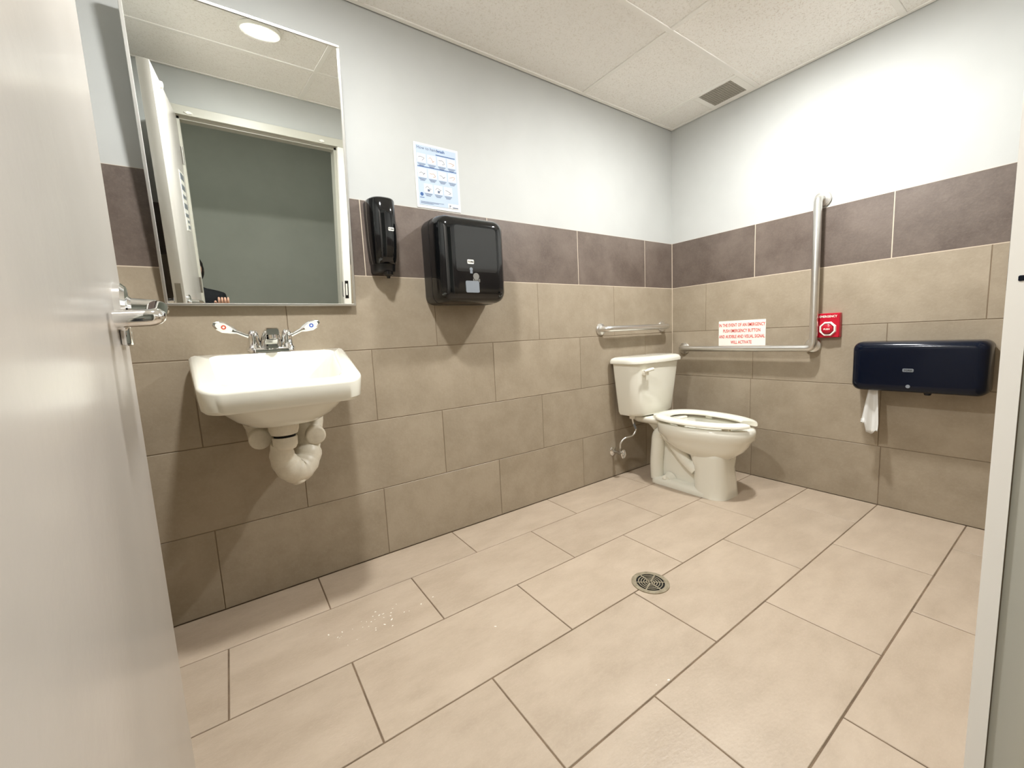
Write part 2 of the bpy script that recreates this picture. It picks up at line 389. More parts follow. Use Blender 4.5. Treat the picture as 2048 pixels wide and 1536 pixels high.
# door leaf: hinged at the left jamb, open a little past square
HX, HY = OX0+0.004, YF+0.006
ang = math.radians(92.4); DL, DT = 0.898, 0.044
dirv = Vector((math.cos(ang), math.sin(ang), 0)); nrm = Vector((dirv.y, -dirv.x, 0))      # nrm points to +x : visible face
door = bpy.data.objects.new('door_1', None)
def D(u, v, z): return Vector((HX, HY, 0)) + dirv*u + nrm*(v) + Vector((0, 0, z))          # v = 0 visible face, negative = inside the leaf
bm = NB(); box(bm, 0, DL, -DT, 0, 0.012, 2.035, 0.002, 2)
for v in bm.verts: v.co = D(v.co.x, v.co.y, v.co.z)
door = struct('door_1', bm, DOORP, smooth=True)
def dpart(name, bm, m, parent=door, label=None, smooth=True):
    for v in bm.verts: v.co = D(v.co.x, v.co.y, v.co.z)
    return obj(name, bm, m, parent, smooth, label)
hu, hz = 0.828, 1.022
bm = NB(); lathe(bm, (hu, 0, hz), (0, 1, 0), [(0, 0.041), (0.008, 0.041), (0.013, 0.036), (0.014, 0.022), (0.018, 0.018), (0.048, 0.0155), (0.050, 0.012)], 32)
hd = dpart('door_handle', bm, CHROME, door, 'chrome return lever handle')
bm = NB()
tube(bm, fillet_path([(hu+0.004, 0.050, hz), (hu-0.03, 0.050, hz), (hu-0.104, 0.050, hz-0.020), (hu-0.104, 0.006, hz-0.022)], 0.012, 6), 0.0135, 14, flat=0.9)
dpart('lever', bm, CHROME, hd)
bm = NB(); box(bm, hu-0.022, hu+0.022, 0.0, 0.013, hz-0.058, hz-0.010, 0.004, 2); dpart('rose_plate', bm, CHROME, hd)
bm = NB(); lathe(bm, (hu, -DT, hz), (0, -1, 0), [(0, 0.037), (0.006, 0.037), (0.010, 0.02), (0.048, 0.0135)], 24)
tube(bm, fillet_path([(hu, -DT-0.05, hz), (hu-0.108, -DT-0.05, hz), (hu-0.108, -DT-0.012, hz)], 0.014, 5), 0.0105, 12); dpart('door_handle', bm, CHROME, door)
bm = NB(); box(bm, DL-0.0005, DL+0.001, -0.034, -0.010, hz-0.10, hz+0.10, 0.0004, 1); dpart('latch_plate', bm, BRASS, door)
for z in (0.25, 1.05, 1.82):
    bm = NB(); lathe(bm, (-0.006, 0.004, z-0.05), (0, 0, 1), [(0, 0.006), (0.1, 0.006)], 10); dpart('hinge', bm, BRASS, door)
# notice on the corridor side of the leaf (seen only in the mirror)
bm = NB(); box(bm, 0.10, 0.31, 0.0, 0.0015, 1.38, 1.70); dn = dpart('door_notice', bm, WHITEP, door, 'white notice with grey symbols', False)
bm = NB()
for (z0, z1) in ((1.655, 1.69), (1.60, 1.63), (1.555, 1.575), (1.50, 1.53), (1.455, 1.475), (1.425, 1.44), (1.39, 1.41)):
    box(bm, 0.115, 0.295 if z0 > 1.45 else 0.23, 0.0014, 0.002, z0, z1)
dpart('printed_rows', bm, GREYP, dn, None, False)
s2 = NB(); lathe(s2, (0.62, 0.0, 2.02), (0, 1, 0), [(0, 0.016), (0.01, 0.014), (0.012, 0.006)], 12); dpart('rubber_bumper', s2, WHITEP)

# corridor outside
bm = NB(); box(bm, -6.0, 2.0, -3.35, -3.25, -0.1, 2.6); hall = struct('wall_corridor', bm, HALL)
bm = NB(); box(bm, -6.0, 2.0, -3.25, YF-0.06, -0.15, -0.001); struct('floor_corridor', bm, varied('corridor_floor', srgb(120, 112, 100), srgb(130, 122, 110), 0.6, 4))
bm = NB(); box(bm, -6.0, 2.0, -3.25, YF-WT-0.001, 2.5, 2.6); struct('ceiling_corridor', bm, TBAR)
bm = NB(); box(bm, -6.0, XL-0.15, YF-WT, YF-0.0, -0.1, 2.6); box(bm, 0.15, 2.0, YF-WT, YF, -0.1, 2.6); box(bm, XL-0.15, 0.15, YF-WT, YF-WT+0.02, 2.45, 2.6); struct('wall_corridor_near', bm, HALL)

t = thing('added_corridor_light', 'added ceiling light brightening the corridor outside the door, unseen beyond the frame', 'light', (-2.4, -2.1, 2.5))  # unseen lamp, added to raise the corridor brightness in the mirror
bm = NB(); box(bm, -3.4, -1.4, -2.22, -1.98, 2.46, 2.4995, 0.004, 1); obj('housing', bm, WHITEP, t, False)
bm = NB(); box(bm, -3.37, -1.43, -2.20, -2.00, 2.456, 2.461); obj('lens', bm, emit('added_corridor_lens', (0.92, 1.0, 0.98, 1), 6.5), t, False)

# ------------------------------------------------------------------ ceiling lights
LAMPM2 = emit('lit_diffuser_dimmer', (0.985, 0.995, 1.0, 1), LAMP*0.80)
def ceiling_light(x, y, label, lm=LAMPM):
    t = thing('ceiling_light', label, 'light', (x, y, ZC), 'round ceiling lights')
    bm = NB(); lathe(bm, (x, y, ZC+0.002), (0, 0, -1), [(0, 0.088), (0.009, 0.086), (0.013, 0.082), (0.013, 0.070), (0.004, 0.066)], 40); obj('trim_ring', bm, WHITEP, t)
    bm = NB(); lathe(bm, (x, y, ZC-0.004), (0, 0, -1), [(0, 0.062), (0.006, 0.061), (0.010, 0.050), (0.0125, 0.026), (0.013, 0.001)], 32); obj('diffuser', bm, lm, t)
    return t
ceiling_light(-0.765, -0.935, 'round lit ceiling light nearer the corner above the toilet')
ceiling_light(-2.365, -0.86, 'round lit ceiling light above the sink and mirror', LAMPM2)

# ------------------------------------------------------------------ ceiling vent
t = thing('ceiling_vent', 'small grey square exhaust grille in a white plate in the ceiling corner', 'vent', (-0.13, -0.42, ZC))
bm = NB(); VX0, VX1, VY0, VY1 = -0.226, -0.046, -0.516, -0.330
for (x0, x1, y0, y1) in ((-0.228-0.0, VX0, -0.553, -0.30), (VX1, -0.020, -0.553, -0.30), (VX0, VX1, -0.553, VY0), (VX0, VX1, VY1, -0.30)): box(bm, x0, x1, y0, y1, ZC-0.001, ZC+0.010)
obj('plate', bm, TBAR, t, False)
bm = NB(); box(bm, VX0, VX1, VY0, VY1, ZC+0.010, ZC+0.0115); obj('duct_opening', bm, mat('duct_dark', srgb(150, 143, 131), 0.8), t, False)
VG = mat('vent_grey', srgb(176, 170, 158), 0.5)
for i in range(15):
    x = VX0+(i+0.5)*(VX1-VX0)/15; bm = NB(); box(bm, x-0.0022, x+0.0022, VY0, VY1, ZC-0.001, ZC+0.0095); obj('louver', bm, VG, t, False)
bm = NB()
for i in range(14):
    y = VY0+(i+0.5)*(VY1-VY0)/14; box(bm, VX0, VX1, y-0.0022, y+0.0022, ZC+0.000, ZC+0.009)
o = obj('cross_bars', bm, VG, t, False); o['kind'] = 'stuff'

# ------------------------------------------------------------------ tilted mirror
t = thing('mirror', 'tall steel-framed tilting mirror above the sink reflecting the doorway', 'mirror', (-2.4985, 0, 1.105))
al = math.radians(5.7); MX0, MX1, MH = -2.801, -2.196, 0.935
MO = Vector((0, -0.020, 1.104)); mu = Vector((0, -math.sin(al), math.cos(al))); mn = Vector((0, -math.cos(al), -math.sin(al)))
def MP(x, h, d): return MO + Vector((x, 0, 0)) + mu*h + mn*d
def mbox(bm, x0, x1, h0, h1, d0, d1, bev=0.0):
    b2 = NB(); box(b2, x0, x1, d0, d1, h0, h1, bev, 1)
    for v in b2.verts: v.co = MP(v.co.x, v.co.z, v.co.y)
    return merge(bm, b2)
bm = mbox(NB(), MX0+0.004, MX1-0.004, 0.004, MH-0.004, -0.004, 0.0015); obj('glass', bm, MIRROR, t, False)
FW = 0.009
for nm, a in (('frame_rail', (MX0, MX1, 0, FW)), ('frame_rail', (MX0, MX1, MH-FW, MH)), ('frame_stile', (MX0, MX0+FW, FW, MH-FW)), ('frame_stile', (MX1-FW, MX1, FW, MH-FW))):
    bm = mbox(NB(), *a, -0.012, 0.005, 0.0012); obj(nm, bm, STEEL, t, False)
for x in (-2.6, -2.4):
    bm = NB(); tube(bm, [MP(x, 0.86, -0.012), (x, 0.003, 1.99)], 0.006, 8); obj('tilt_arm', bm, STEEL, t)
bm = NB(); box(bm, -2.66, -2.34, -0.0085, 0.003, 1.11, 1.14); obj('mounting_bracket', bm, STEEL, t)

# ------------------------------------------------------------------ sink
SXc = -2.513
t = thing('sink', 'white wall-hung washbasin under the mirror', 'sink', (SXc, 0, 0.7))
def zr(y):
    k = max(0.0, (-0.125-y))/0.305; k = min(k, 1.05)
    return 0.936 - 0.098*(k**1.05)
NS = 9
def rb_(y): return max(0.0, min(1.0, (y+0.30)/0.22))
def sring(hb, hf, yb_, yf_, rb, rf, zf, cx=SXc):
    # outline in x,y: back edge at yb_, front edge at yf_
    pts = []
    base = rrect(-1, 1, 0, 1, 0.1, NS)
    W = max(hb, hf); 
    pl = rrect(-W, W, yf_, yb_, 0.02, NS, rf=(rf, rf, rb, rb))
    for (x, y) in pl:
        k = (y-yf_)/(yb_-yf_); s = (hf + (hb-hf)*k)/W
        pts.append(Vector((cx+x*s, y, zf(y) if callable(zf) else zf)))
    return pts
bm = NB()
rings = [
 sring(0.02, 0.02, -0.235, -0.275, 0.018, 0.018, 0.786),
 sring(0.110, 0.100, -0.185, -0.335, 0.05, 0.05, 0.790),
 sring(0.158, 0.136, -0.158, -0.364, 0.05, 0.06, 0.802),
 sring(0.174, 0.150, -0.148, -0.378, 0.04, 0.055, lambda y: zr(y)-0.045),
 sring(0.182, 0.158, -0.143, -0.386, 0.036, 0.05, lambda y: zr(y)-0.010),
 sring(0.190, 0.166, -0.136, -0.397, 0.034, 0.048, zr),
 sring(0.232, 0.203, -0.0, -0.420, 0.040, 0.050, zr),
 sring(0.2425, 0.2095, 0.0, -0.4275, 0.046, 0.056, lambda y: zr(y)-0.0012-0.0018*rb_(y)),
 sring(0.2495, 0.2140, 0.0, -0.4325, 0.052, 0.060, lambda y: zr(y)-0.004-0.006*rb_(y)),
 sring(0.252, 0.216, 0.0, -0.434, 0.054, 0.062, lambda y: zr(y)-0.009-0.012*rb_(y)),
 sring(0.248, 0.211, 0.0, -0.430, 0.052, 0.062, lambda y: 0.781+0.30*(zr(y)-0.838)),
 sring(0.242, 0.204, 0.0, -0.422, 0.050, 0.060, lambda y: 0.771+0.30*(zr(y)-0.838)),
 sring(0.226, 0.186, -0.0, -0.398, 0.04, 0.06, lambda y: 0.775+0.25*(zr(y)-0.838)),
 sring(0.196, 0.166, -0.0, -0.378, 0.05, 0.08, 0.762),
 sring(0.160, 0.135, -0.02, -0.350, 0.08, 0.09, 0.728),
 sring(0.120, 0.100, -0.06, -0.325, 0.08, 0.08, 0.704),
 sring(0.050, 0.050, -0.18, -0.290, 0.04, 0.04, 0.697),
]
loft(bm, rings)
obj('basin', bm, CHINA, t, ang=38)
bm = NB(); lathe(bm, (SXc, -0.255, 0.7855), (0, 0, 1), [(0, 0.024), (0.003, 0.023), (0.0035, 0.016), (0.001, 0.004)], 24); obj('drain_strainer', bm, CHROME, t)
bm = NB(); box(bm, -2.70, -2.33, -0.006, 0.006, 0.80, 0.84); obj('wall_hanger', bm, STEEL, t, False)

# faucet
t = thing('faucet', 'chrome two-handle faucet with wrist blades on the washbasin', 'faucet', (-2.517, -0.07, 0.936))
bm = NB(); pl = rrect(-2.592, -2.442, -0.098, -0.044, 0.024, 6)
loft(bm, [[Vector((x, y, 0.9355)) for x, y in pl], [Vector((x, y, 0.945)) for x, y in pl], [Vector((-2.517+(x+2.517)*0.94, -0.071+(y+0.071)*0.86, 0.951)) for x, y in pl]])
obj('base_plate', bm, CHROME, t)
bm = NB()
def xzring(cx, cy, cz, w_, h_, tilt=0.0, r=0.3):
    pl = rrect(-w_/2, w_/2, -h_/2, h_/2, min(w_, h_)*r, 4)
    return [Vector((cx+x, cy-z*math.sin(tilt), cz+z*math.cos(tilt))) for x, z in pl]
loft(bm, [xzring(-2.517, -0.052, 0.948, 0.078, 0.034, -1.35), xzring(-2.517, -0.062, 0.968, 0.070, 0.040, -0.9), xzring(-2.517, -0.088, 0.987, 0.060, 0.038, -0.55), xzring(-2.517, -0.125, 1.001, 0.050, 0.031, -0.25), xzring(-2.517, -0.160, 1.006, 0.042, 0.026, 0.0), xzring(-2.517, -0.178, 1.004, 0.036, 0.020, 0.15)])
sp = obj('spout', bm, CHROME, t)
bm = NB(); lathe(bm, (-2.517, -0.163, 0.996), (0, -0.15, -1), [(0, 0.013), (0.016, 0.0125), (0.017, 0.009)], 20); obj('aerator', bm, CHROME, sp)
bm = NB(); lathe(bm, (-2.517, -0.052, 0.955), (0, 0, 1), [(0, 0.004), (0.046, 0.004), (0.048, 0.007), (0.056, 0.007), (0.058, 0.003)], 14); obj('lift_rod', bm, CHROME, sp)
for s, bmm, nm in ((-1, BADGE_R, 'chrome wrist blade handle with red badge'), (1, BADGE_B, 'chrome wrist blade handle with blue badge')):
    cx = -2.517 + s*0.052
    bm = NB(); lathe(bm, (cx, -0.070, 0.946), (0, 0, 1), [(0, 0.026), (0.007, 0.025), (0.012, 0.021), (0.036, 0.018), (0.044, 0.0185), (0.060, 0.016), (0.068, 0.009)], 24); 
    hb = obj('handle', bm, CHROME, t, label=nm)
    dx = Vector((s*0.905, -0.16, 0.40)).normalized(); up = Vector((0, -1, 0)); up = (up - dx*up.dot(dx)).normalized(); sd = dx.cross(up)
    o0 = Vector((cx+s*0.006, -0.072, 0.992))
    def sec(d, wdt, th, lift=0.0):
        c = o0 + dx*d + Vector((0, 0, lift)); return [c + up*th*math.sin(a) + sd*wdt*math.cos(a) for a in [2*PI*k/12 for k in range(12)]]
    bm = NB(); loft(bm, [sec(0, 0.010, 0.009), sec(0.018, 0.0065, 0.007, -0.002), (sec(0.045, 0.0070, 0.006)), sec(0.060, 0.0125, 0.005), sec(0.084, 0.0185, 0.0045), sec(0.104, 0.0145, 0.0045), sec(0.117, 0.006, 0.0035)])
    obj('blade', bm, CHROME, hb)
    c = o0 + dx*0.083 + up*0.0034
    bm = NB(); dia = ((0.060, 0.004), (0.070, 0.0095), (0.088, 0.0135), (0.102, 0.010), (0.110, 0.004))
    outl = [(d, w_) for d, w_ in dia] + [(d, -w_) for d, w_ in reversed(dia)]
    loft(bm, [[o0 + dx*d + sd*w_ + up*h_ for d, w_ in outl] for h_ in (0.0025, 0.0058)]); c = o0 + dx*0.086 + up*0.0046
    ins = obj('badge_field', bm, WHITEP, hb)
    bm = NB(); u_, v_ = frame_of(up); c2 = c + up*0.0013
    for k in range(20):
        a0, a1 = 2*PI*k/20, 2*PI*(k+1)/20
        q = [c2 + (u_*math.cos(a)+v_*math.sin(a))*r_ for a, r_ in ((a0, 0.0035), (a1, 0.0035), (a1, 0.0075), (a0, 0.0075))]; bm.faces.new([bm.verts.new(p) for p in q])
    obj('badge_ring', bm, bmm, hb, False)

# wrapped drain trap and valve covers
t = thing('drain_trap', 'white wrapped drain pipe and trap hanging below the washbasin', 'pipe', (-2.51, -0.2, 0.48))
bm = NB(); lathe(bm, (-2.522, -0.238, 0.735), (0, 0, -1), [(0, 0.046), (0.03, 0.047), (0.058, 0.045), (0.072, 0.040), (0.076, 0.030)], 28); obj('tailpiece_cover', bm, WRAP, t)
bm = NB(); lathe(bm, (-2.522, -0.238, 0.653), (0, 0, -1), [(0, 0.036), (0.004, 0.038), (0.028, 0.037), (0.040, 0.031), (0.046, 0.018), (0.047, 0.004)], 28); obj('slip_nut_cover', bm, WRAP, t)
bm = NB(); lathe(bm, (-2.522, -0.238, 0.662), (0, 0, -1), [(0, 0.033), (0.012, 0.033)], 20); obj('gap_shade_ring', bm, DGREY, t)  # near-black ring paints the shade in the gap between the covers
bm = NB()
pth = smooth_path([(-2.532, -0.228, 0.628), (-2.534, -0.215, 0.580), (-2.517, -0.205, 0.538), (-2.488, -0.190, 0.518), (-2.458, -0.165, 0.540), (-2.440, -0.140, 0.590), (-2.445, -0.110, 0.640), (-2.465, -0.06, 0.665), (-2.475, 0.004, 0.668)], 6)
rad = []
for i in range(len(pth)):
    k = i/(len(pth)-1); rad.append(0.033 + 0.013*math.sin(min(1, k*1.9)*PI*0.62) if k < 0.6 else 0.0385 - 0.004*(k-0.6))
rad = [r_*(1+0.03*math.sin(i*1.7)) for i, r_ in enumerate(rad)]
tube(bm, pth, rad, 20); obj('trap_cover', bm, WRAP, t, ang=70)
bm = NB(); lathe(bm, (-2.494, -0.200, 0.506), (0.15, -0.12, -1), [(0, 0.026), (0.016, 0.024), (0.030, 0.021), (0.034, 0.014), (0.036, 0.003)], 20); obj('cleanout_cover', bm, WRAP, t)
for (x, z, lab) in ((-2.590, 0.648, 'round white valve cover below the basin, left of the trap'), (-2.412, 0.632, 'round white valve cover below the basin, right of the trap')):
    t = thing('valve_cover', lab, 'pipe cover', (x, 0, z), 'valve covers under the basin')
    bm = NB(); d = Vector((0.0 if x < -2.5 else -0.04, -1, -0.06)).normalized()
    lathe(bm, Vector((x, 0.004, z+0.006)), d, [(0, 0.036), (0.10, 0.034), (0.150, 0.0335), (0.165, 0.034), (0.182, 0.034), (0.186, 0.031), (0.187, 0.027)], 28); obj('valve_sleeve', bm, WRAP, t)
    xs = x-0.042 if x < -2.5 else x+0.022
    bm = NB(); tube(bm, smooth_path([(x, -0.125, z+0.01), (xs*0.5+x*0.5, -0.105, z+0.05), (xs, -0.085, z+0.12)], 5), [0.025]*5+[0.024]*6, 18); obj('riser_sleeve', bm, WRAP, t)

# ------------------------------------------------------------------ soap dispenser
t = thing('soap_dispenser', 'slim black wall soap dispenser between the mirror and towel dispenser', 'dispenser', (-2.075, 0, 1.23))
def sd_ring(cx, hw, dep, z, k=10):
    out = []
    for i in range(2*k+1):
        a = PI*i/(2*k); c, s = math.cos(a), math.sin(a)
        out.append(Vector((cx - hw*math.copysign(abs(c)**0.75, c), -0.0-dep*abs(s)**0.62, z)))
    return out
bm = NB(); cx = -2.070
def rdy(z, k): return sd_ring(cx, 0.056*k[0], 0.112*k[1], z)
loft(bm, [rdy(z, k) for z, k in ((1.528, (0.90, 0.80)), (1.526, (0.97, 0.93)), (1.519, (1.0, 0.99)), (1.46, (1, 1.01)), (1.38, (0.99, 1.0)), (1.34, (0.97, 0.97)), (1.30, (0.93, 0.90)), (1.285, (0.90, 0.84)), (1.272, (0.86, 0.72)))])
obj('cover', bm, BLACKP, t, ang=50)
bm = NB(); loft(bm, [sd_ring(cx+0.001, 0.049, 0.072, 1.277), sd_ring(cx+0.001, 0.048, 0.070, 1.245), sd_ring(cx+0.001, 0.042, 0.060, 1.236)]); obj('base', bm, BLACKM, t, ang=50)
bm = NB(); lathe(bm, (cx+0.006, -0.060, 1.240), (0, 0, -1), [(0, 0.020), (0.012, 0.018), (0.018, 0.008), (0.026, 0.006)], 18); obj('nozzle', bm, BLACKP, t)
bm = NB(); pl = rrect(cx+0.003, cx+0.026, 1.395, 1.408, 0.003, 3); loft(bm, [[Vector((x, -0.1135, z)) for x, z in pl], [Vector((x, -0.1085, z)) for x, z in pl]]); lt = obj('logo_tab', bm, WHITEP, t, False)
obj('logo_text', text_bm('TORK', 0.0085, MA(cx+0.0145, -0.1139, 1.3985), bold=0.0002), BLACKM, lt, False)

# ------------------------------------------------------------------ towel dispenser
TX0, TX1, TZ0, TZ1, TD = -1.882, -1.545, 1.106, 1.478, 0.200
t = thing('paper_towel_dispenser', 'large black paper towel dispenser below the handwash poster', 'dispenser', ((TX0+TX1)/2, 0, TZ0))
def tdr(y, ins, r): return [Vector((x, y, z)) for x, z in rrect(TX0+ins, TX1-ins, TZ0+ins*0.8, TZ1-ins*0.8, r, 8)]
bm = NB(); loft(bm, [tdr(0.0, 0.004, 0.035), tdr(-0.02, 0.0, 0.038), tdr(-0.085, 0.0, 0.040)]); obj('back_case', bm, BLACKM, t)
bm = NB(); loft(bm, [tdr(-0.087, 0.001, 0.040), tdr(-0.12, 0.002, 0.040), tdr(-0.155, 0.007, 0.042), tdr(-0.176, 0.018, 0.040), tdr(-0.190, 0.034, 0.036), tdr(-0.196, 0.050, 0.030), tdr(-0.1975, 0.062, 0.026)]); fc = obj('front_cover', bm, BLACKP, t, ang=55)
bm = NB(); pl = rrect(TX0+0.066, TX1-0.066, 1.235, 1.425, 0.012, 5); loft(bm, [[Vector((x, -0.1972, z)) for x, z in pl], [Vector((x, -0.1982, z)) for x, z in pl]]); obj('smoked_window', bm, SMOKE, fc, False)
bm = NB(); pl = rrect(-1.762, -1.730, 1.268, 1.286, 0.004, 3); loft(bm, [[Vector((x, -0.1978, z)) for x, z in pl], [Vector((x, -0.1992, z)) for x, z in pl]]); lt = obj('logo_tab', bm, WHITEP, fc, False)
obj('logo_text', text_bm('TORK', 0.0115, MA(-1.746, -0.1996, 1.273), bold=0.0002), BLACKM, lt, False)
bm = NB(); lathe(bm, (-1.745, -0.1972, 1.246), (0, -1, 0), [(0, 0.008), (0.002, 0.0075)], 16); box(bm, -1.751, -1.739, -0.1988, -0.1974, 1.228, 1.240); obj('key_lock', bm, GREYP, fc)
bm = NB()   # paper symbol above the window
lathe(bm, (-1.722, -0.1972, 1.216), (0, -1, 0), [(0, 0.015), (0.0012, 0.015)], 18)
for k in range(5): box(bm, -1.738+k*0.0075, -1.734+k*0.0075, -0.1985, -0.1974, 1.192-0.002*(k % 2), 1.206)
obj('towel_symbol', bm, mat('symbol_grey', srgb(120, 118, 112), 0.4), fc)
bm = NB(); pl = rrect(-1.776, -1.710, 1.146, 1.196, 0.006, 4); loft(bm, [[Vector((x, -0.1972, z)) for x, z in pl], [Vector((x, -0.2005, z)) for x, z in pl]]); obj('sensor_window', bm, GREYP, fc, label='grey rectangular window')

# ------------------------------------------------------------------ poster
PX0, PX1, PZ0, PZ1 = -1.886, -1.668, 1.542, 1.819
t = thing('handwashing_poster', 'pale blue and white how to handwash poster taped above the towel dispenser', 'poster', ((PX0+PX1)/2, 0, PZ0))
bm = NB(); box(bm, PX0, PX1, 0.0015, 0.0044, PZ0, PZ1); sh = obj('sheet', bm, PAPER, t, False)
def px(u): return PX0 + u*(PX1-PX0)
def pz(v): return PZ1 - v*(PZ1-PZ0)
def pbox(u0, u1, v0, v1, m, name, d=0.0): 
    bm = NB(); box(bm, px(u0), px(u1), 0.0006-d, 0.0016-d, pz(v1), pz(v0)); return obj(name, bm, m, sh, False)
pbox(0.05, 0.95, 0.035, 0.955, BLUEP, 'blue_field')
obj('title_text', text_bm('How to hand', 0.0185, MA(px(0.065), 0.0004, pz(0.095)), align='LEFT', ext=0.0002), GREYT, sh, False)
obj('title_text', text_bm('wash', 0.0185, MA(px(0.515), 0.0004, pz(0.095)), align='LEFT', bold=0.0004, ext=0.0002), BLUED, sh, False)
bmb = NB()
for (u0, u1, v) in ((0.48, 0.92, 0.135), (0.06, 0.94, 0.355)): box(bmb, px(u0), px(u1), 0.0000, 0.0009, pz(v+0.012), pz(v))
obj('blue_rule', bmb, BLUED, sh, False)
bt = NB()
rnd = random.Random(5)
for r_, (v0, us) in enumerate(((0.165, (0.06, 0.285, 0.51, 0.735)), (0.39, (0.06, 0.285, 0.51, 0.735)), (0.62, (0.17, 0.395, 0.62)))):
    for c_, u0 in enumerate(us):
        pn = pbox(u0, u0+0.19, v0, v0+0.135, PAPER, 'picture_panel', 0.0006)
        ln = NB()
        cxp, czp = px(u0+0.095), pz(v0+0.07)
        pts = smooth_path([(cxp-0.014, -0.0004, czp+rnd.uniform(-.003, .006)), (cxp-0.005, -0.0004, czp+rnd.uniform(0, .009)), (cxp+0.006, -0.0004, czp+rnd.uniform(-.006, .006)), (cxp+0.013, -0.0004, czp+rnd.uniform(-.009, .002)), (cxp+0.002, -0.0004, czp-0.010)], 5)
        tube(ln, pts, 0.0008, 5)
        dk = (r_ == 2 and c_ < 2)
        if dk: box(ln, cxp-0.004, cxp+0.006, -0.0006, 0.0, czp-0.013, czp-0.003)
        obj('hand_drawing', ln, GREYT if dk or c_ % 2 == 0 else PEACH, pn, False)
        for q in range(3): box(bt, px(u0+0.01+0.015*q), px(u0+0.18-0.02*q), 0.0002, 0.0008, pz(v0+0.158+0.016*q), pz(v0+0.150+0.016*q))
for q in range(3): box(bt, px(0.08), px(0.60-0.12*q), 0.0002, 0.0008, pz(0.905+0.014*q), pz(0.899+0.014*q))
o = obj('fine_print', bt, GREYT, sh, False); o['kind'] = 'stuff'
bm = NB(); lathe(bm, (px(0.115), 0.0008, pz(0.79)), (0, -1, 0), [(0, 0.008), (0.0006, 0.008)], 16); box(bm, px(0.07), px(0.165), 0.0002, 0.0008, pz(0.845), pz(0.835)); obj('round_emblem', bm, BLUED, sh, False)
pbox(0.70, 0.95, 0.88, 0.955, PAPER, 'emblem_field', 0.0004)
bm = text_bm('P', 0.017, MA(px(0.745), -0.0006, pz(0.945)), bold=0.0001, ext=0.0002); box(bm, px(0.80), px(0.93), -0.0006, 0.0, pz(0.945), pz(0.932)); obj('emblem', bm, GREYT, sh, False)

# ------------------------------------------------------------------ toilet
TXc = -0.440
t = thing('toilet', 'white two-piece toilet with open-front seat in the corner', 'toilet', (TXc, -0.4, 0))
def egg(z, yb_, yf_, hw, n=40, pw=1.0, cx=TXc, back=0.75):
    """elongated bowl outline: blunt back, pointed oval front"""
    out = []; ym = yb_ + (yf_-yb_)*0.42
    for i in range(n):
        a = 2*PI*i/n; c, s = math.cos(a), math.sin(a)
        x = hw*math.copysign(abs(c)**0.92, c)
        y = ym + ((yf_-ym)*s if s > 0 else (yb_-ym)*(abs(s)**back))
        out.append(Vector((cx+x, y, z)))
    return out
bm = NB()
loft(bm, [egg(0.235, -0.36, -0.50, 0.035), egg(0.245, -0.32, -0.56, 0.075), egg(0.30, -0.30, -0.64, 0.110), egg(0.36, -0.295, -0.685, 0.128), egg(0.388, -0.29, -0.70, 0.136), egg(0.397, -0.285, -0.708, 0.142),
          egg(0.399, -0.245, -0.757, 0.178), egg(0.392, -0.238, -0.768, 0.186), egg(0.375, -0.236, -0.772, 0.188), egg(0.340, -0.238, -0.768, 0.185), egg(0.325, -0.245, -0.755, 0.172),
          egg(0.300, -0.26, -0.742, 0.163), egg(0.270, -0.30, -0.722, 0.148), egg(0.245, -0.35, -0.692, 0.128), egg(0.225, -0.42, -0.665, 0.106), egg(0.205, -0.46, -0.645, 0.090)])
# front pedestal column
def rr3(z, x0, x1, y0, y1, r): return [Vector((x, y, z)) for x, y in rrect(x0, x1, y0, y1, r, 7)]
loft(bm, [rr3(0.0, TXc-0.116, TXc+0.116, -0.668, -0.475, 0.075), rr3(0.06, TXc-0.110, TXc+0.110, -0.663, -0.475, 0.072), rr3(0.16, TXc-0.103, TXc+0.103, -0.652, -0.470, 0.068), rr3(0.228, TXc-0.108, TXc+0.108, -0.654, -0.452, 0.055), rr3(0.246, TXc-0.106, TXc+0.106, -0.650, -0.446, 0.05), rr3(0.252, TXc-0.096, TXc+0.096, -0.64, -0.455, 0.045)])
# foot
loft(bm, [rr3(0.0, TXc-0.118, TXc+0.118, -0.60, -0.205, 0.05), rr3(0.022, TXc-0.117, TXc+0.117, -0.60, -0.206, 0.05), rr3(0.034, TXc-0.106, TXc+0.106, -0.59, -0.215, 0.045), rr3(0.040, TXc-0.09, TXc+0.09, -0.58, -0.23, 0.04)])
# rear web of the body
loft(bm, [rr3(0.02, TXc-0.055, TXc+0.055, -0.55, -0.225, 0.03), rr3(0.15, TXc-0.046, TXc+0.046, -0.55, -0.215, 0.03), rr3(0.29, TXc-0.050, TXc+0.050, -0.48, -0.205, 0.03), rr3(0.345, TXc-0.07, TXc+0.07, -0.42, -0.17, 0.03), rr3(0.39, TXc-0.10, TXc+0.10, -0.40, -0.14, 0.03)])
loft(bm, [rr3(0.365, TXc-0.095, TXc+0.095, -0.36, -0.085, 0.03), rr3(0.385, TXc-0.118, TXc+0.118, -0.34, -0.065, 0.035), rr3(0.402, TXc-0.118, TXc+0.118, -0.34, -0.06, 0.035), rr3(0.407, TXc-0.110, TXc+0.110, -0.33, -0.07, 0.03)])
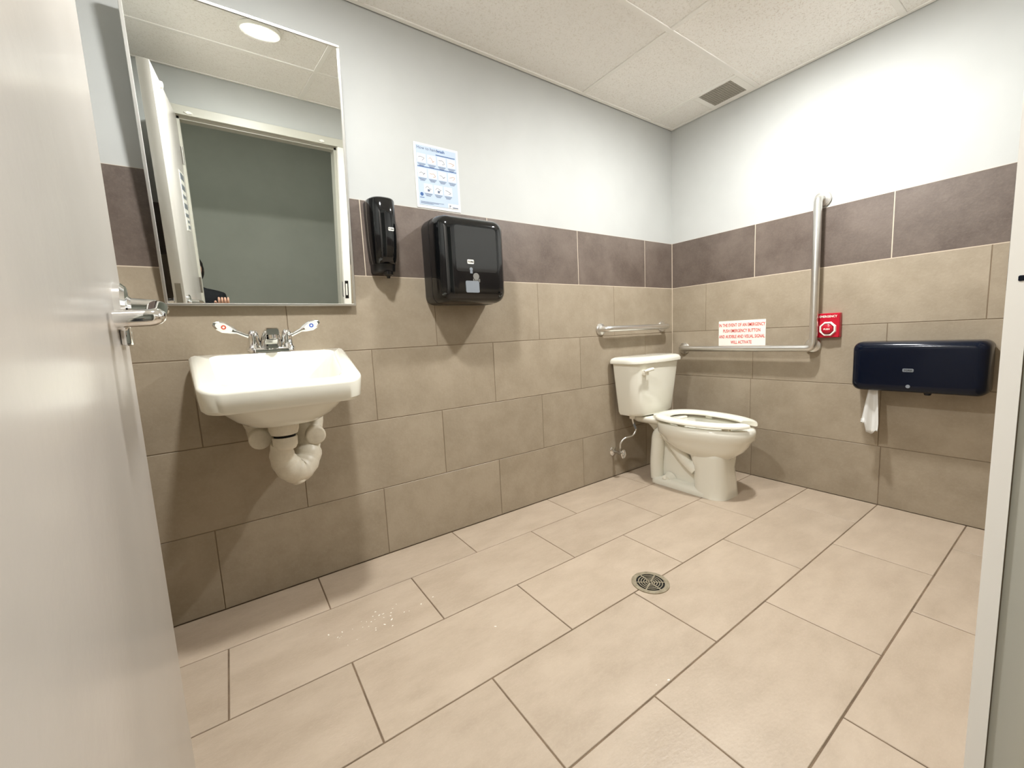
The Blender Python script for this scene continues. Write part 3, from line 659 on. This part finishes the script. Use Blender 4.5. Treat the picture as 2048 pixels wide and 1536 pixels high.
# trapway swell on both sides
for s in (-1, 1):
    x = TXc + s*0.066
    pth = smooth_path([(x, -0.49, 0.125), (x, -0.44, 0.165), (x, -0.385, 0.225), (x, -0.335, 0.285), (x, -0.290, 0.318), (x, -0.248, 0.300), (x, -0.236, 0.22), (x, -0.228, 0.12), (x, -0.232, 0.02)], 5)
    tube(bm, pth, [0.030+0.010*min(1, i/14) for i in range(len(pth))], 14)
    # bolt boss
    tube(bm, [(TXc+s*0.055, -0.315, 0.030), (TXc+s*0.095, -0.315, 0.028)], [0.045, 0.028], 14)
bowl = obj('bowl', bm, CHINA, t, ang=60, fix=True)
bm = NB(); lathe(bm, (TXc-0.094, -0.305, 0.036), (0, 0, 1), [(0, 0.016), (0.008, 0.0155), (0.017, 0.012), (0.022, 0.004)], 18); obj('bolt_cap', bm, SEATM, t)
bm = NB(); lathe(bm, (TXc+0.094, -0.305, 0.036), (0, 0, 1), [(0, 0.016), (0.008, 0.0155), (0.017, 0.012), (0.022, 0.004)], 18); obj('bolt_cap', bm, SEATM, t)
bm = NB(); loft(bm, [egg(0.268, -0.33, -0.60, 0.085), egg(0.2685, -0.335, -0.595, 0.08)]); obj('bowl_water', bm, WATER, t)
# tank
def tk(z, hw, y0, y1, r):
    out = []
    q = rrect(TXc-hw, TXc+hw, y0+0.022, y1, 0.02, 9, rf=(r, r, 0.02, 0.02))
    i0 = 10; a, b = Vector(q[9]), Vector(q[10])          # the long front edge gets extra points so that it can bow
    pts = q[:10] + [tuple(a.lerp(b, k/10)) for k in range(1, 10)] + q[10:]
    for x, y in pts:
        k = max(0.0, 1-((x-TXc)/hw)**2); f = max(0.0, min(1.0, (y1-y)/(y1-y0-0.022)))
        out.append(Vector((x, y-0.026*k*f*f, z)))
    return out
bm = NB(); loft(bm, [tk(0.412, 0.175, -0.175, -0.045, 0.05), tk(0.418, 0.192, -0.190, -0.036, 0.055), tk(0.435, 0.198, -0.196, -0.032, 0.055), tk(0.60, 0.217, -0.209, -0.027, 0.055), tk(0.745, 0.232, -0.220, -0.022, 0.055)]); tank = obj('tank', bm, CHINA, t, ang=50)
bm = NB(); loft(bm, [tk(0.744, 0.238, -0.226, -0.018, 0.055), tk(0.747, 0.247, -0.234, -0.012, 0.058), tk(0.762, 0.248, -0.235, -0.012, 0.058), tk(0.776, 0.240, -0.228, -0.016, 0.055), tk(0.784, 0.222, -0.212, -0.028, 0.05), tk(0.787, 0.18, -0.18, -0.05, 0.04)]); obj('tank_lid', bm, CHINA, t, ang=60)
bm = NB(); box(bm, TXc-0.172, TXc-0.140, -0.234, -0.205, 0.676, 0.706, 0.004, 2)
tube(bm, smooth_path([(TXc-0.192, -0.240, 0.702), (TXc-0.165, -0.246, 0.708), (TXc-0.125, -0.250, 0.712)], 4), [0.007]*4+[0.010]*5, 12); obj('flush_lever', bm, SEATM, t)
# open-front seat
def seat_pts(inset_o, n=44):
    out = []
    for i in range(n+1):
        a = math.radians(-90+14) + (2*PI-math.radians(28))*0  # placeholder
    return out
def seat_curve(yb_, yf_, hw, n=48, gap=17):
    pts = []; ym = yb_ + (yf_-yb_)*0.42
    for i in range(n+1):
        a = PI/2 + math.radians(gap) + (2*PI-2*math.radians(gap))*i/n      # s=+1 is the front
        c, s = math.cos(a), math.sin(a)
        x = hw*math.copysign(abs(c)**0.9, c); y = ym + ((yf_-ym)*s if s > 0 else (yb_-ym)*(abs(s)**0.7))
        pts.append((TXc+x, y))
    return pts
oc = seat_curve(-0.222, -0.777, 0.190, gap=9.5); ic = seat_curve(-0.300, -0.700, 0.108, gap=22)
bm = NB(); rings = []
for (ox, oy), (ix, iy) in zip(oc, ic):
    o_, i_ = Vector((ox, oy, 0)), Vector((ix, iy, 0)); d = i_-o_
    prof = [(0.0, 0.416), (0.0, 0.424), (0.05, 0.431), (0.22, 0.436), (0.55, 0.437), (0.85, 0.432), (1.0, 0.425), (1.0, 0.418), (0.9, 0.414), (0.1, 0.412)]
    rings.append([Vector((o_.x+d.x*k, o_.y+d.y*k, z)) for k, z in prof])
loft(bm, rings); st = obj('seat', bm, SEATM, t, ang=60)
bm = NB(); box(bm, TXc-0.10, TXc+0.10, -0.262, -0.226, 0.404, 0.432, 0.008, 3); obj('seat_hinge', bm, SEATM, t)
bm = NB()
for (x, y) in ((-0.145, -0.45), (0.145, -0.45), (-0.10, -0.68), (0.10, -0.68)): box(bm, TXc+x-0.012, TXc+x+0.012, y-0.02, y+0.02, 0.397, 0.414, 0.003, 1)
o = obj('seat_bumpers', bm, SEATM, t); o['kind'] = 'stuff'

# water supply valve beside toilet
t = thing('water_supply_valve', 'chrome water valve on the wall with hose up to the toilet tank', 'valve', (-0.652, 0, 0.17))
vx, vz = -0.652, 0.170
bm = NB(); lathe(bm, (vx, 0.001, vz), (0, -1, 0), [(0, 0.030), (0.004, 0.029), (0.012, 0.014), (0.014, 0.010)], 24); obj('escutcheon', bm, CHROME, t)
bm = NB(); tube(bm, [(vx, -0.01, vz), (vx, -0.085, vz)], 0.0085, 12); lathe(bm, (vx, -0.045, vz), (0, -1, 0), [(0, 0.009), (0.004, 0.013), (0.030, 0.013), (0.034, 0.009)], 8)
tube(bm, [(vx, -0.062, vz), (vx, -0.062, vz+0.032)], 0.008, 12); obj('valve_body', bm, BRASS, t)
bm = NB()
c = Vector((vx, -0.088, vz)); n_ = Vector((0.15, -1, 0)).normalized()
pts = [c + Vector((math.cos(a)*0.017, 0, math.sin(a)*0.026)) for a in [2*PI*k/20 for k in range(21)]]
tube(bm, pts, 0.0045, 8, caps=False)
tube(bm, [c+Vector((-0.016, 0, 0)), c+Vector((0.016, 0, 0))], 0.004, 8); tube(bm, [c+Vector((0, 0.006, 0)), c+Vector((0, -0.006, 0))], 0.007, 10); tube(bm, [c+Vector((0, 0, -0.025)), c+Vector((0, 0, 0.025))], 0.004, 8)
obj('oval_handle', bm, CHROME, t)
bm = NB(); tube(bm, smooth_path([(vx, -0.062, vz+0.03), (vx+0.002, -0.064, vz+0.065), (vx+0.03, -0.075, vz+0.095), (vx+0.085, -0.090, vz+0.105), (vx+0.112, -0.096, vz+0.135), (vx+0.105, -0.098, vz+0.165), (vx+0.082, -0.100, vz+0.195), (vx+0.074, -0.100, vz+0.232)], 6), 0.0062, 10); hs_ = obj('supply_hose', bm, STEEL, t)
bm = NB(); tube(bm, [(vx+0.110, -0.097, vz+0.150), (vx+0.088, -0.099, vz+0.190)], [0.007, 0.0085], 10); obj('hose_sleeve', bm, GREYP, hs_)
bm = NB(); lathe(bm, (vx+0.074, -0.100, vz+0.218), (0, 0, 1), [(0, 0.010), (0.002, 0.017), (0.020, 0.018), (0.0265, 0.011)], 12); obj('coupling_nut', bm, WHITEP, t)

# ------------------------------------------------------------------ grab bars
t = thing('grab_bar', 'short straight steel grab bar on the wall above the toilet tank', 'grab bar', (-0.435, 0, 0.965))
bm = NB(); tube(bm, fillet_path([(-0.742, -0.004, 0.964), (-0.742, -0.060, 0.964), (-0.128, -0.060, 0.964), (-0.128, -0.004, 0.964)], 0.034, 8), 0.0185, 20); obj('bar', bm, STEEL, t, ang=70)
for x in (-0.742, -0.128):
    bm = NB(); lathe(bm, (x, -0.0008, 0.964), (0, -1, 0), [(0, 0.038), (0.004, 0.038), (0.010, 0.034), (0.014, 0.020), (0.016, 0.017)], 30); obj('flange', bm, STEEL, t)
t = thing('grab_bar', 'L-shaped steel grab bar running along then up the right wall', 'grab bar', (0, -0.5, 0.8))
bm = NB(); tube(bm, fillet_path([(-0.004, -0.098, 0.804), (-0.060, -0.098, 0.804), (-0.060, -0.890, 0.804), (-0.060, -0.890, 1.582), (-0.004, -0.890, 1.582)], 0.034, 8), 0.019, 20)
tube(bm, [(-0.004, -0.872, 0.818), (-0.058, -0.878, 0.815)], 0.015, 14); obj('bar', bm, STEEL, t, ang=70)
for (y, z) in ((-0.098, 0.804), (-0.872, 0.818), (-0.890, 1.582)):
    bm = NB(); lathe(bm, (-0.0008, y, z), (-1, 0, 0), [(0, 0.040), (0.004, 0.040), (0.010, 0.036), (0.014, 0.022), (0.016, 0.019)], 30); obj('flange', bm, STEEL, t)

# ------------------------------------------------------------------ emergency sign and button
t = thing('emergency_sign', 'white sign with red capitals above the horizontal grab bar', 'sign', (0, -0.485, 0.82))
bm = NB(); pl = rrect(-0.627, -0.343, 0.819, 0.977, 0.004, 3); loft(bm, [[Vector((0.0, y, z)) for y, z in pl], [Vector((-0.003, y, z)) for y, z in pl]]); sg = obj('panel', bm, WHITEP, t, False)
for txt, zz, sx in (('IN THE EVENT OF AN EMERGENCY', 0.944, 0.625), ('PUSH EMERGENCY BUTTON', 0.908, 0.625), ('AND AUDIBLE AND VISUAL SIGNAL', 0.872, 0.610), ('WILL ACTIVATE', 0.836, 0.625)):
    obj('lettering', text_bm(txt, 0.0285, MBw(-0.0034, -0.485, zz-0.004), sx=sx, bold=0.0004, ext=0.0003), REDT, sg, False)
t = thing('emergency_button', 'red emergency push-button box beside the vertical grab bar', 'button', (0, -0.945, 0.86))
bm = NB(); pl = rrect(-0.995, -0.893, 0.859, 0.987, 0.004, 3)
loft(bm, [[Vector((0.0, y, z)) for y, z in pl], [Vector((-0.026, y, z)) for y, z in pl], [Vector((-0.030, -0.944+(y+0.944)*0.95, 0.923+(z-0.923)*0.95)) for y, z in pl]]); eb = obj('box', bm, REDP, t, ang=30)
obj('lettering', text_bm('EMERGENCY', 0.0155, MBw(-0.0306, -0.944, 0.965), sx=0.88, bold=0.0003), WHITEP, eb, False)
bm = NB(); 
def octo(x, r, cy=-0.944, cz=0.905): return [Vector((x, cy+r*math.cos(PI/8+k*PI/4), cz+r*math.sin(PI/8+k*PI/4))) for k in range(8)]
vr = loft(bm, [octo(-0.030, 0.040), octo(-0.038, 0.037), octo(-0.038, 0.031), octo(-0.030, 0.028)], False, False)
obj('octagon_guard', bm, WHITEP, t, False, 'white octagonal ring')
bm = NB(); lathe(bm, (-0.029, -0.944, 0.905), (-1, 0, 0), [(0, 0.026), (0.012, 0.025), (0.016, 0.020), (0.017, 0.004)], 24); pb = obj('push_button', bm, REDP, t)
obj('lettering', text_bm('PUSH', 0.0115, MBw(-0.0463, -0.944, 0.900), bold=0.0003), WHITEP, pb, False)

# ------------------------------------------------------------------ toilet paper dispenser
QY0, QY1, QZ0, QZ1, QD = -1.528, -1.078, 0.602, 0.838, 0.135
t = thing('toilet_paper_dispenser', 'wide navy-black toilet paper dispenser on the right wall', 'dispenser', (0, -1.3, 0.6))
def qd(x, ins, r): return [Vector((x, y, z)) for y, z in rrect(QY0+ins, QY1-ins, QZ0+ins, QZ1-ins, r, 7)]
bm = NB(); loft(bm, [qd(0.0, 0.005, 0.028), qd(-0.02, 0.0, 0.030), qd(-0.045, 0.0, 0.030)]); obj('back_case', bm, NAVY, t)
bm = NB(); loft(bm, [qd(-0.047, 0.0, 0.030), qd(-0.10, 0.001, 0.032), qd(-0.120, 0.005, 0.034), qd(-0.131, 0.013, 0.032), qd(-0.135, 0.024, 0.026), qd(-0.1358, 0.036, 0.02)]); qc = obj('front_cover', bm, NAVY, t, ang=55)
bm = NB(); pl = rrect(-1.305, -1.268, 0.700, 0.715, 0.004, 3); loft(bm, [[Vector((-0.1355, y, z)) for y, z in pl], [Vector((-0.1368, y, z)) for y, z in pl]]); lt = obj('logo_tab', bm, GREYP, qc, False)
obj('logo_text', text_bm('TORK', 0.0115, MBw(-0.1372, -1.2865, 0.7035), bold=0.0002), BLACKM, lt, False)
bm = NB(); lathe(bm, (-0.1355, -1.289, 0.634), (-1, 0, 0), [(0, 0.008), (0.0016, 0.0075)], 16); obj('key_lock', bm, GREYP, qc)
bm = NB(); tube(bm, [(-0.08, -1.345, 0.604), (-0.08, -1.345, 0.592)], [0.016, 0.010], 14); obj('slide_knob', bm, NAVY, t)
# hanging sheet: folded and torn
bm = NB()
cols = 9; rws = 12; grid = []
for i in range(rws+1):
    k = i/rws; z = 0.615 - k*0.235
    row = []
    for j in range(cols+1):
        u = j/cols; wdt = 0.034 + 0.034*min(1, k*1.35); cy = -1.158 + 0.006*k
        y = cy + (0.5-u)*wdt*1.0
        zz = z
        if i == rws: zz = z + (0.062 if u < 0.33 else (0.030 - 0.05*u if u < 0.6 else (u-0.6)*0.10))
        elif i == rws-1: zz = z + (0.045 if u < 0.33 else 0.004)
        elif i >= rws-3: zz = z + (0.018 if u < 0.33 else 0.0)
        x = -0.085 - 0.010*math.sin(u*PI*2.2+0.6)*(0.5+k) - 0.012*k
        row.append(bm.verts.new((x, y, zz)))
    grid.append(row)
for i in range(rws):
    for j in range(cols): bm.faces.new((grid[i][j], grid[i][j+1], grid[i+1][j+1], grid[i+1][j]))
tag(obj('toilet_paper', bm, PAPER), 'torn white toilet paper tail hanging from the navy dispenser', 'toilet paper')
bpy.data.objects['toilet_paper'].modifiers.new('solid', 'SOLIDIFY').thickness = 0.0008

# ------------------------------------------------------------------ floor drain
t = thing('floor_drain', 'round metal floor drain with slotted grate', 'drain', (-1.434, -0.869, 0))
dx, dy = -1.434, -0.869
bm = NB(); lathe(bm, (dx, dy, -0.001), (0, 0, 1), [(0, 0.0555), (0.0014, 0.0555)], 48); obj('well_shade_disc', bm, DGREY, t, False)  # flat black disc paints the shade of a well; no recess below
DR = varied('worn_nickel', srgb(150, 140, 118), srgb(178, 168, 146), 0.45, 40, 4, metal=0.55)
def annulus(bm, r0, r1, z0, z1, n=48, a0=0, a1=2*PI):
    full = abs(a1-a0-2*PI) < 1e-6; m_ = n if full else n+1
    rings = []
    for (r_, z_) in ((r0, z0), (r1, z0), (r1, z1), (r0, z1)): rings.append([bm.verts.new((dx+r_*math.cos(a0+(a1-a0)*k/n), dy+r_*math.sin(a0+(a1-a0)*k/n), z_)) for k in range(m_)])
    for q in range(4):
        A_, B_ = rings[q], rings[(q+1) % 4]
        for k in range(m_ if full else m_-1): bm.faces.new((A_[k], A_[(k+1) % m_], B_[(k+1) % m_], B_[k]))
bm = NB(); annulus(bm, 0.0555, 0.0685, -0.001, 0.0035); obj('rim', bm, DR, t, False)
bm = NB()
for r_ in (0.0045, 0.0135, 0.0225, 0.0318, 0.0412, 0.0518): annulus(bm, r_, r_+0.0034, 0.0026, 0.0033)
obj('grate_rings', bm, DR, t, False)
for k in range(6):
    a = math.radians(20+60*k); bm = NB(); box(bm, 0.007, 0.0560, -0.0024, 0.0024, 0.0026, 0.0034)
    bmesh.ops.transform(bm, matrix=Matrix.Translation((dx, dy, 0)) @ Matrix.Rotation(a, 4, 'Z'), verts=bm.verts); obj('grate_spoke', bm, DR, t, False)

# specks of dried plaster and grit scattered over the floor
bm = NB(); rg = random.Random(11)
spots = [(-2.35+rg.gauss(0, 0.07), -0.42+rg.gauss(0, 0.045)) for _ in range(34)] + [(rg.uniform(-2.7, -0.3), -abs(rg.gauss(0, 0.9)) % 1.6 - 0.02) for _ in range(60)] + [(-1.80, -1.16), (-1.76, -1.17), (-2.02, -0.70)]
for (x, y) in spots:
    r_ = rg.uniform(0.0008, 0.0026); n = 6; a0 = rg.uniform(0, 6); st_ = rg.uniform(1, 2.2); an = rg.uniform(0, 3)
    def pt_(k, q, z): 
        a = a0+2*PI*k/n; u, v = math.cos(a)*r_*q*st_, math.sin(a)*r_*q
        return Vector((x+u*math.cos(an)-v*math.sin(an), y+u*math.sin(an)+v*math.cos(an), z))
    loft(bm, [[pt_(k, 1, 0.0001) for k in range(n)], [pt_(k, 0.7, 0.0008) for k in range(n)]])
o = obj('plaster_specks', bm, WHITEP); o['kind'] = 'stuff'; tag(o, 'tiny white specks of grit scattered on the tiled floor', 'grit')

# ------------------------------------------------------------------ person kneeling outside the doorway (seen only in the mirror)
def skin_body(name, verts, edges, radii, m, parent, root=0):
    me = bpy.data.meshes.new(name); me.from_pydata([Vector(v)-wl(parent) for v in verts], edges, []); me.materials.append(m)
    o = bpy.data.objects.new(name, me); C.objects.link(o); o.parent = parent
    o.modifiers.new('skin', 'SKIN'); sl = me.skin_vertices[0].data
    for i, r_ in enumerate(radii):
        sl[i].radius = r_ if isinstance(r_, tuple) else (r_, r_); sl[i].use_root = (i == root)
    o.modifiers['skin'].use_smooth_shade = True
    s_ = o.modifiers.new('sub', 'SUBSURF'); s_.levels = 2; s_.render_levels = 2
    return o
pt = thing('person', 'dark-haired person in black jacket kneeling outside the door, seen in the mirror', 'person', (-2.76, -2.42, 0))
X, Y = -2.815, -2.42
V = [(X, Y-0.02, 0.52), (X, Y-0.01, 0.66), (X, Y+0.01, 0.80), (X, Y+0.02, 0.91), (X, Y+0.03, 0.975), (X, Y+0.05, 1.03)]
Eg = [(0, 1), (1, 2), (2, 3), (3, 4), (4, 5)]; Rd = [(0.15, 0.11), (0.13, 0.095), (0.155, 0.105), (0.15, 0.095), 0.055, 0.048]
for s, hand in ((1, (-2.632, -1.93, 0.897)), (-1, (-2.835, -2.02, 0.84))):
    b = len(V); V += [(X+s*0.165, Y+0.02, 0.90), (X+s*0.185, Y+0.12, 0.76), (hand[0]+0.01*s, hand[1]-0.10, hand[2]-0.04), (hand[0], hand[1]-0.05, hand[2]-0.02)]
    Eg += [(3, b), (b, b+1), (b+1, b+2), (b+2, b+3)]; Rd += [0.062, 0.048, 0.038, 0.034]
skin_body('jacket', V, Eg, Rd, COAT, pt)
V = [(X, Y-0.02, 0.50)]; Eg = []; Rd = [(0.15, 0.12)]
for s in (1, -1):
    b = len(V); V += [(X+s*0.09, Y-0.01, 0.46), (X+s*0.12, Y+0.03, 0.26), (X+s*0.13, Y+0.06, 0.07), (X+s*0.12, Y-0.20, 0.06), (X+s*0.11, Y-0.40, 0.05)]
    Eg += [(0, b), (b, b+1), (b+1, b+2), (b+2, b+3), (b+3, b+4)]; Rd += [0.095, 0.08, 0.066, 0.055, 0.042]
skin_body('trousers', V, Eg, Rd, JEANS, pt)
# head
bm = NB(); bmesh.ops.create_uvsphere(bm, u_segments=24, v_segments=16, radius=1.0)
hc = Vector((X, Y+0.07, 1.115))
for v in bm.verts:
    x, y, z = v.co; f = 1.0
    if z < 0: x *= 1-0.28*(-z); y *= 1-0.12*(-z)
    if y > 0.75 and -0.35 < z < 0.2 and abs(x) < 0.25: y += 0.16*(1-abs(x)/0.25)     # nose
    if y > 0.5 and 0.0 < z < 0.3 and 0.2 < abs(x) < 0.5: y -= 0.06                    # eye sockets
    v.co = hc + Vector((x*0.073, y*0.092, z*0.112))
tube(bm, [hc+Vector((0, -0.01, -0.06)), hc+Vector((0, -0.035, -0.16))], 0.050, 16)
hd_ = obj('head', bm, SKIN, pt, ang=80)
for s in (-1, 1):
    bm = NB(); bmesh.ops.create_uvsphere(bm, u_segments=10, v_segments=8, radius=1.0)
    for v in bm.verts: v.co = hc + Vector((s*0.074+v.co.x*0.009, -0.005+v.co.y*0.018, 0.0+v.co.z*0.03))
    obj('ear', bm, SKIN, hd_)
    bm = NB(); bmesh.ops.create_uvsphere(bm, u_segments=10, v_segments=8, radius=0.0095)
    for v in bm.verts: v.co = v.co + hc + Vector((s*0.028, 0.078, 0.016))
    obj('eye', bm, HAIR, hd_)
bm = NB(); box(bm, hc.x-0.020, hc.x+0.020, hc.y+0.076, hc.y+0.086, hc.z-0.050, hc.z-0.042, 0.003, 2); obj('mouth', bm, mat('lips', srgb(176, 100, 92), 0.5), hd_)
bm = NB(); bmesh.ops.create_uvsphere(bm, u_segments=28, v_segments=18, radius=1.0)
rr_ = random.Random(2)
for v in bm.verts:
    x, y, z = v.co
    yy = y*0.100-0.010; k = 1.0
    if y > 0.25 and z < 0.42: k = 0.80; yy = min(yy, 0.055)
    zz = z*0.118+0.012
    if z < -0.1: zz *= 1.05
    v.co = hc + Vector((x*0.084*k, yy, zz)) + Vector((rr_.uniform(-1, 1), rr_.uniform(-1, 1), rr_.uniform(-1, 1)))*0.003
obj('hair', bm, HAIR, hd_, ang=80)
# hands: palm and five fingers, curled as if holding something small
def hand(c, s):
    c = Vector(c); V = [c+Vector((0, -0.055, -0.022)), c+Vector((0, -0.02, -0.008)), c+Vector((0, 0.01, 0.004))]; Eg = [(0, 1), (1, 2)]; Rd = [(0.026, 0.018), (0.034, 0.015), (0.036, 0.014)]
    o = skin_body('hand', V, Eg, Rd, SKIN, pt)
    for q, (ox, ln) in enumerate(((-0.027, 0.052), (-0.009, 0.062), (0.009, 0.066), (0.027, 0.058))):
        a = c+Vector((ox*s, 0.008, 0.004)); V = [a, a+Vector((0, ln*0.55, 0.016)), a+Vector((0, ln*0.75, 0.036)), a+Vector((0, ln*0.6, 0.056))]
        skin_body('finger', V, [(0, 1), (1, 2), (2, 3)], [0.0095, 0.0088, 0.008, 0.007], SKIN, o)
    a = c+Vector((-s*0.030, -0.02, -0.002)); skin_body('thumb', [a, a+Vector((-s*0.022, 0.022, 0.014)), a+Vector((-s*0.018, 0.045, 0.032))], [(0, 1), (1, 2)], [0.011, 0.010, 0.0085], SKIN, o)
hand((-2.632, -1.93, 0.897), 1); hand((-2.80, -2.0, 0.86), -1)
for s in (1, -1):
    bm = NB(); tube(bm, [(X+s*0.11, Y-0.38, 0.045), (X+s*0.11, Y-0.46, 0.055), (X+s*0.11, Y-0.50, 0.03)], [0.045, 0.042, 0.035], 12)
    obj('shoe', bm, BLACKM, pt)
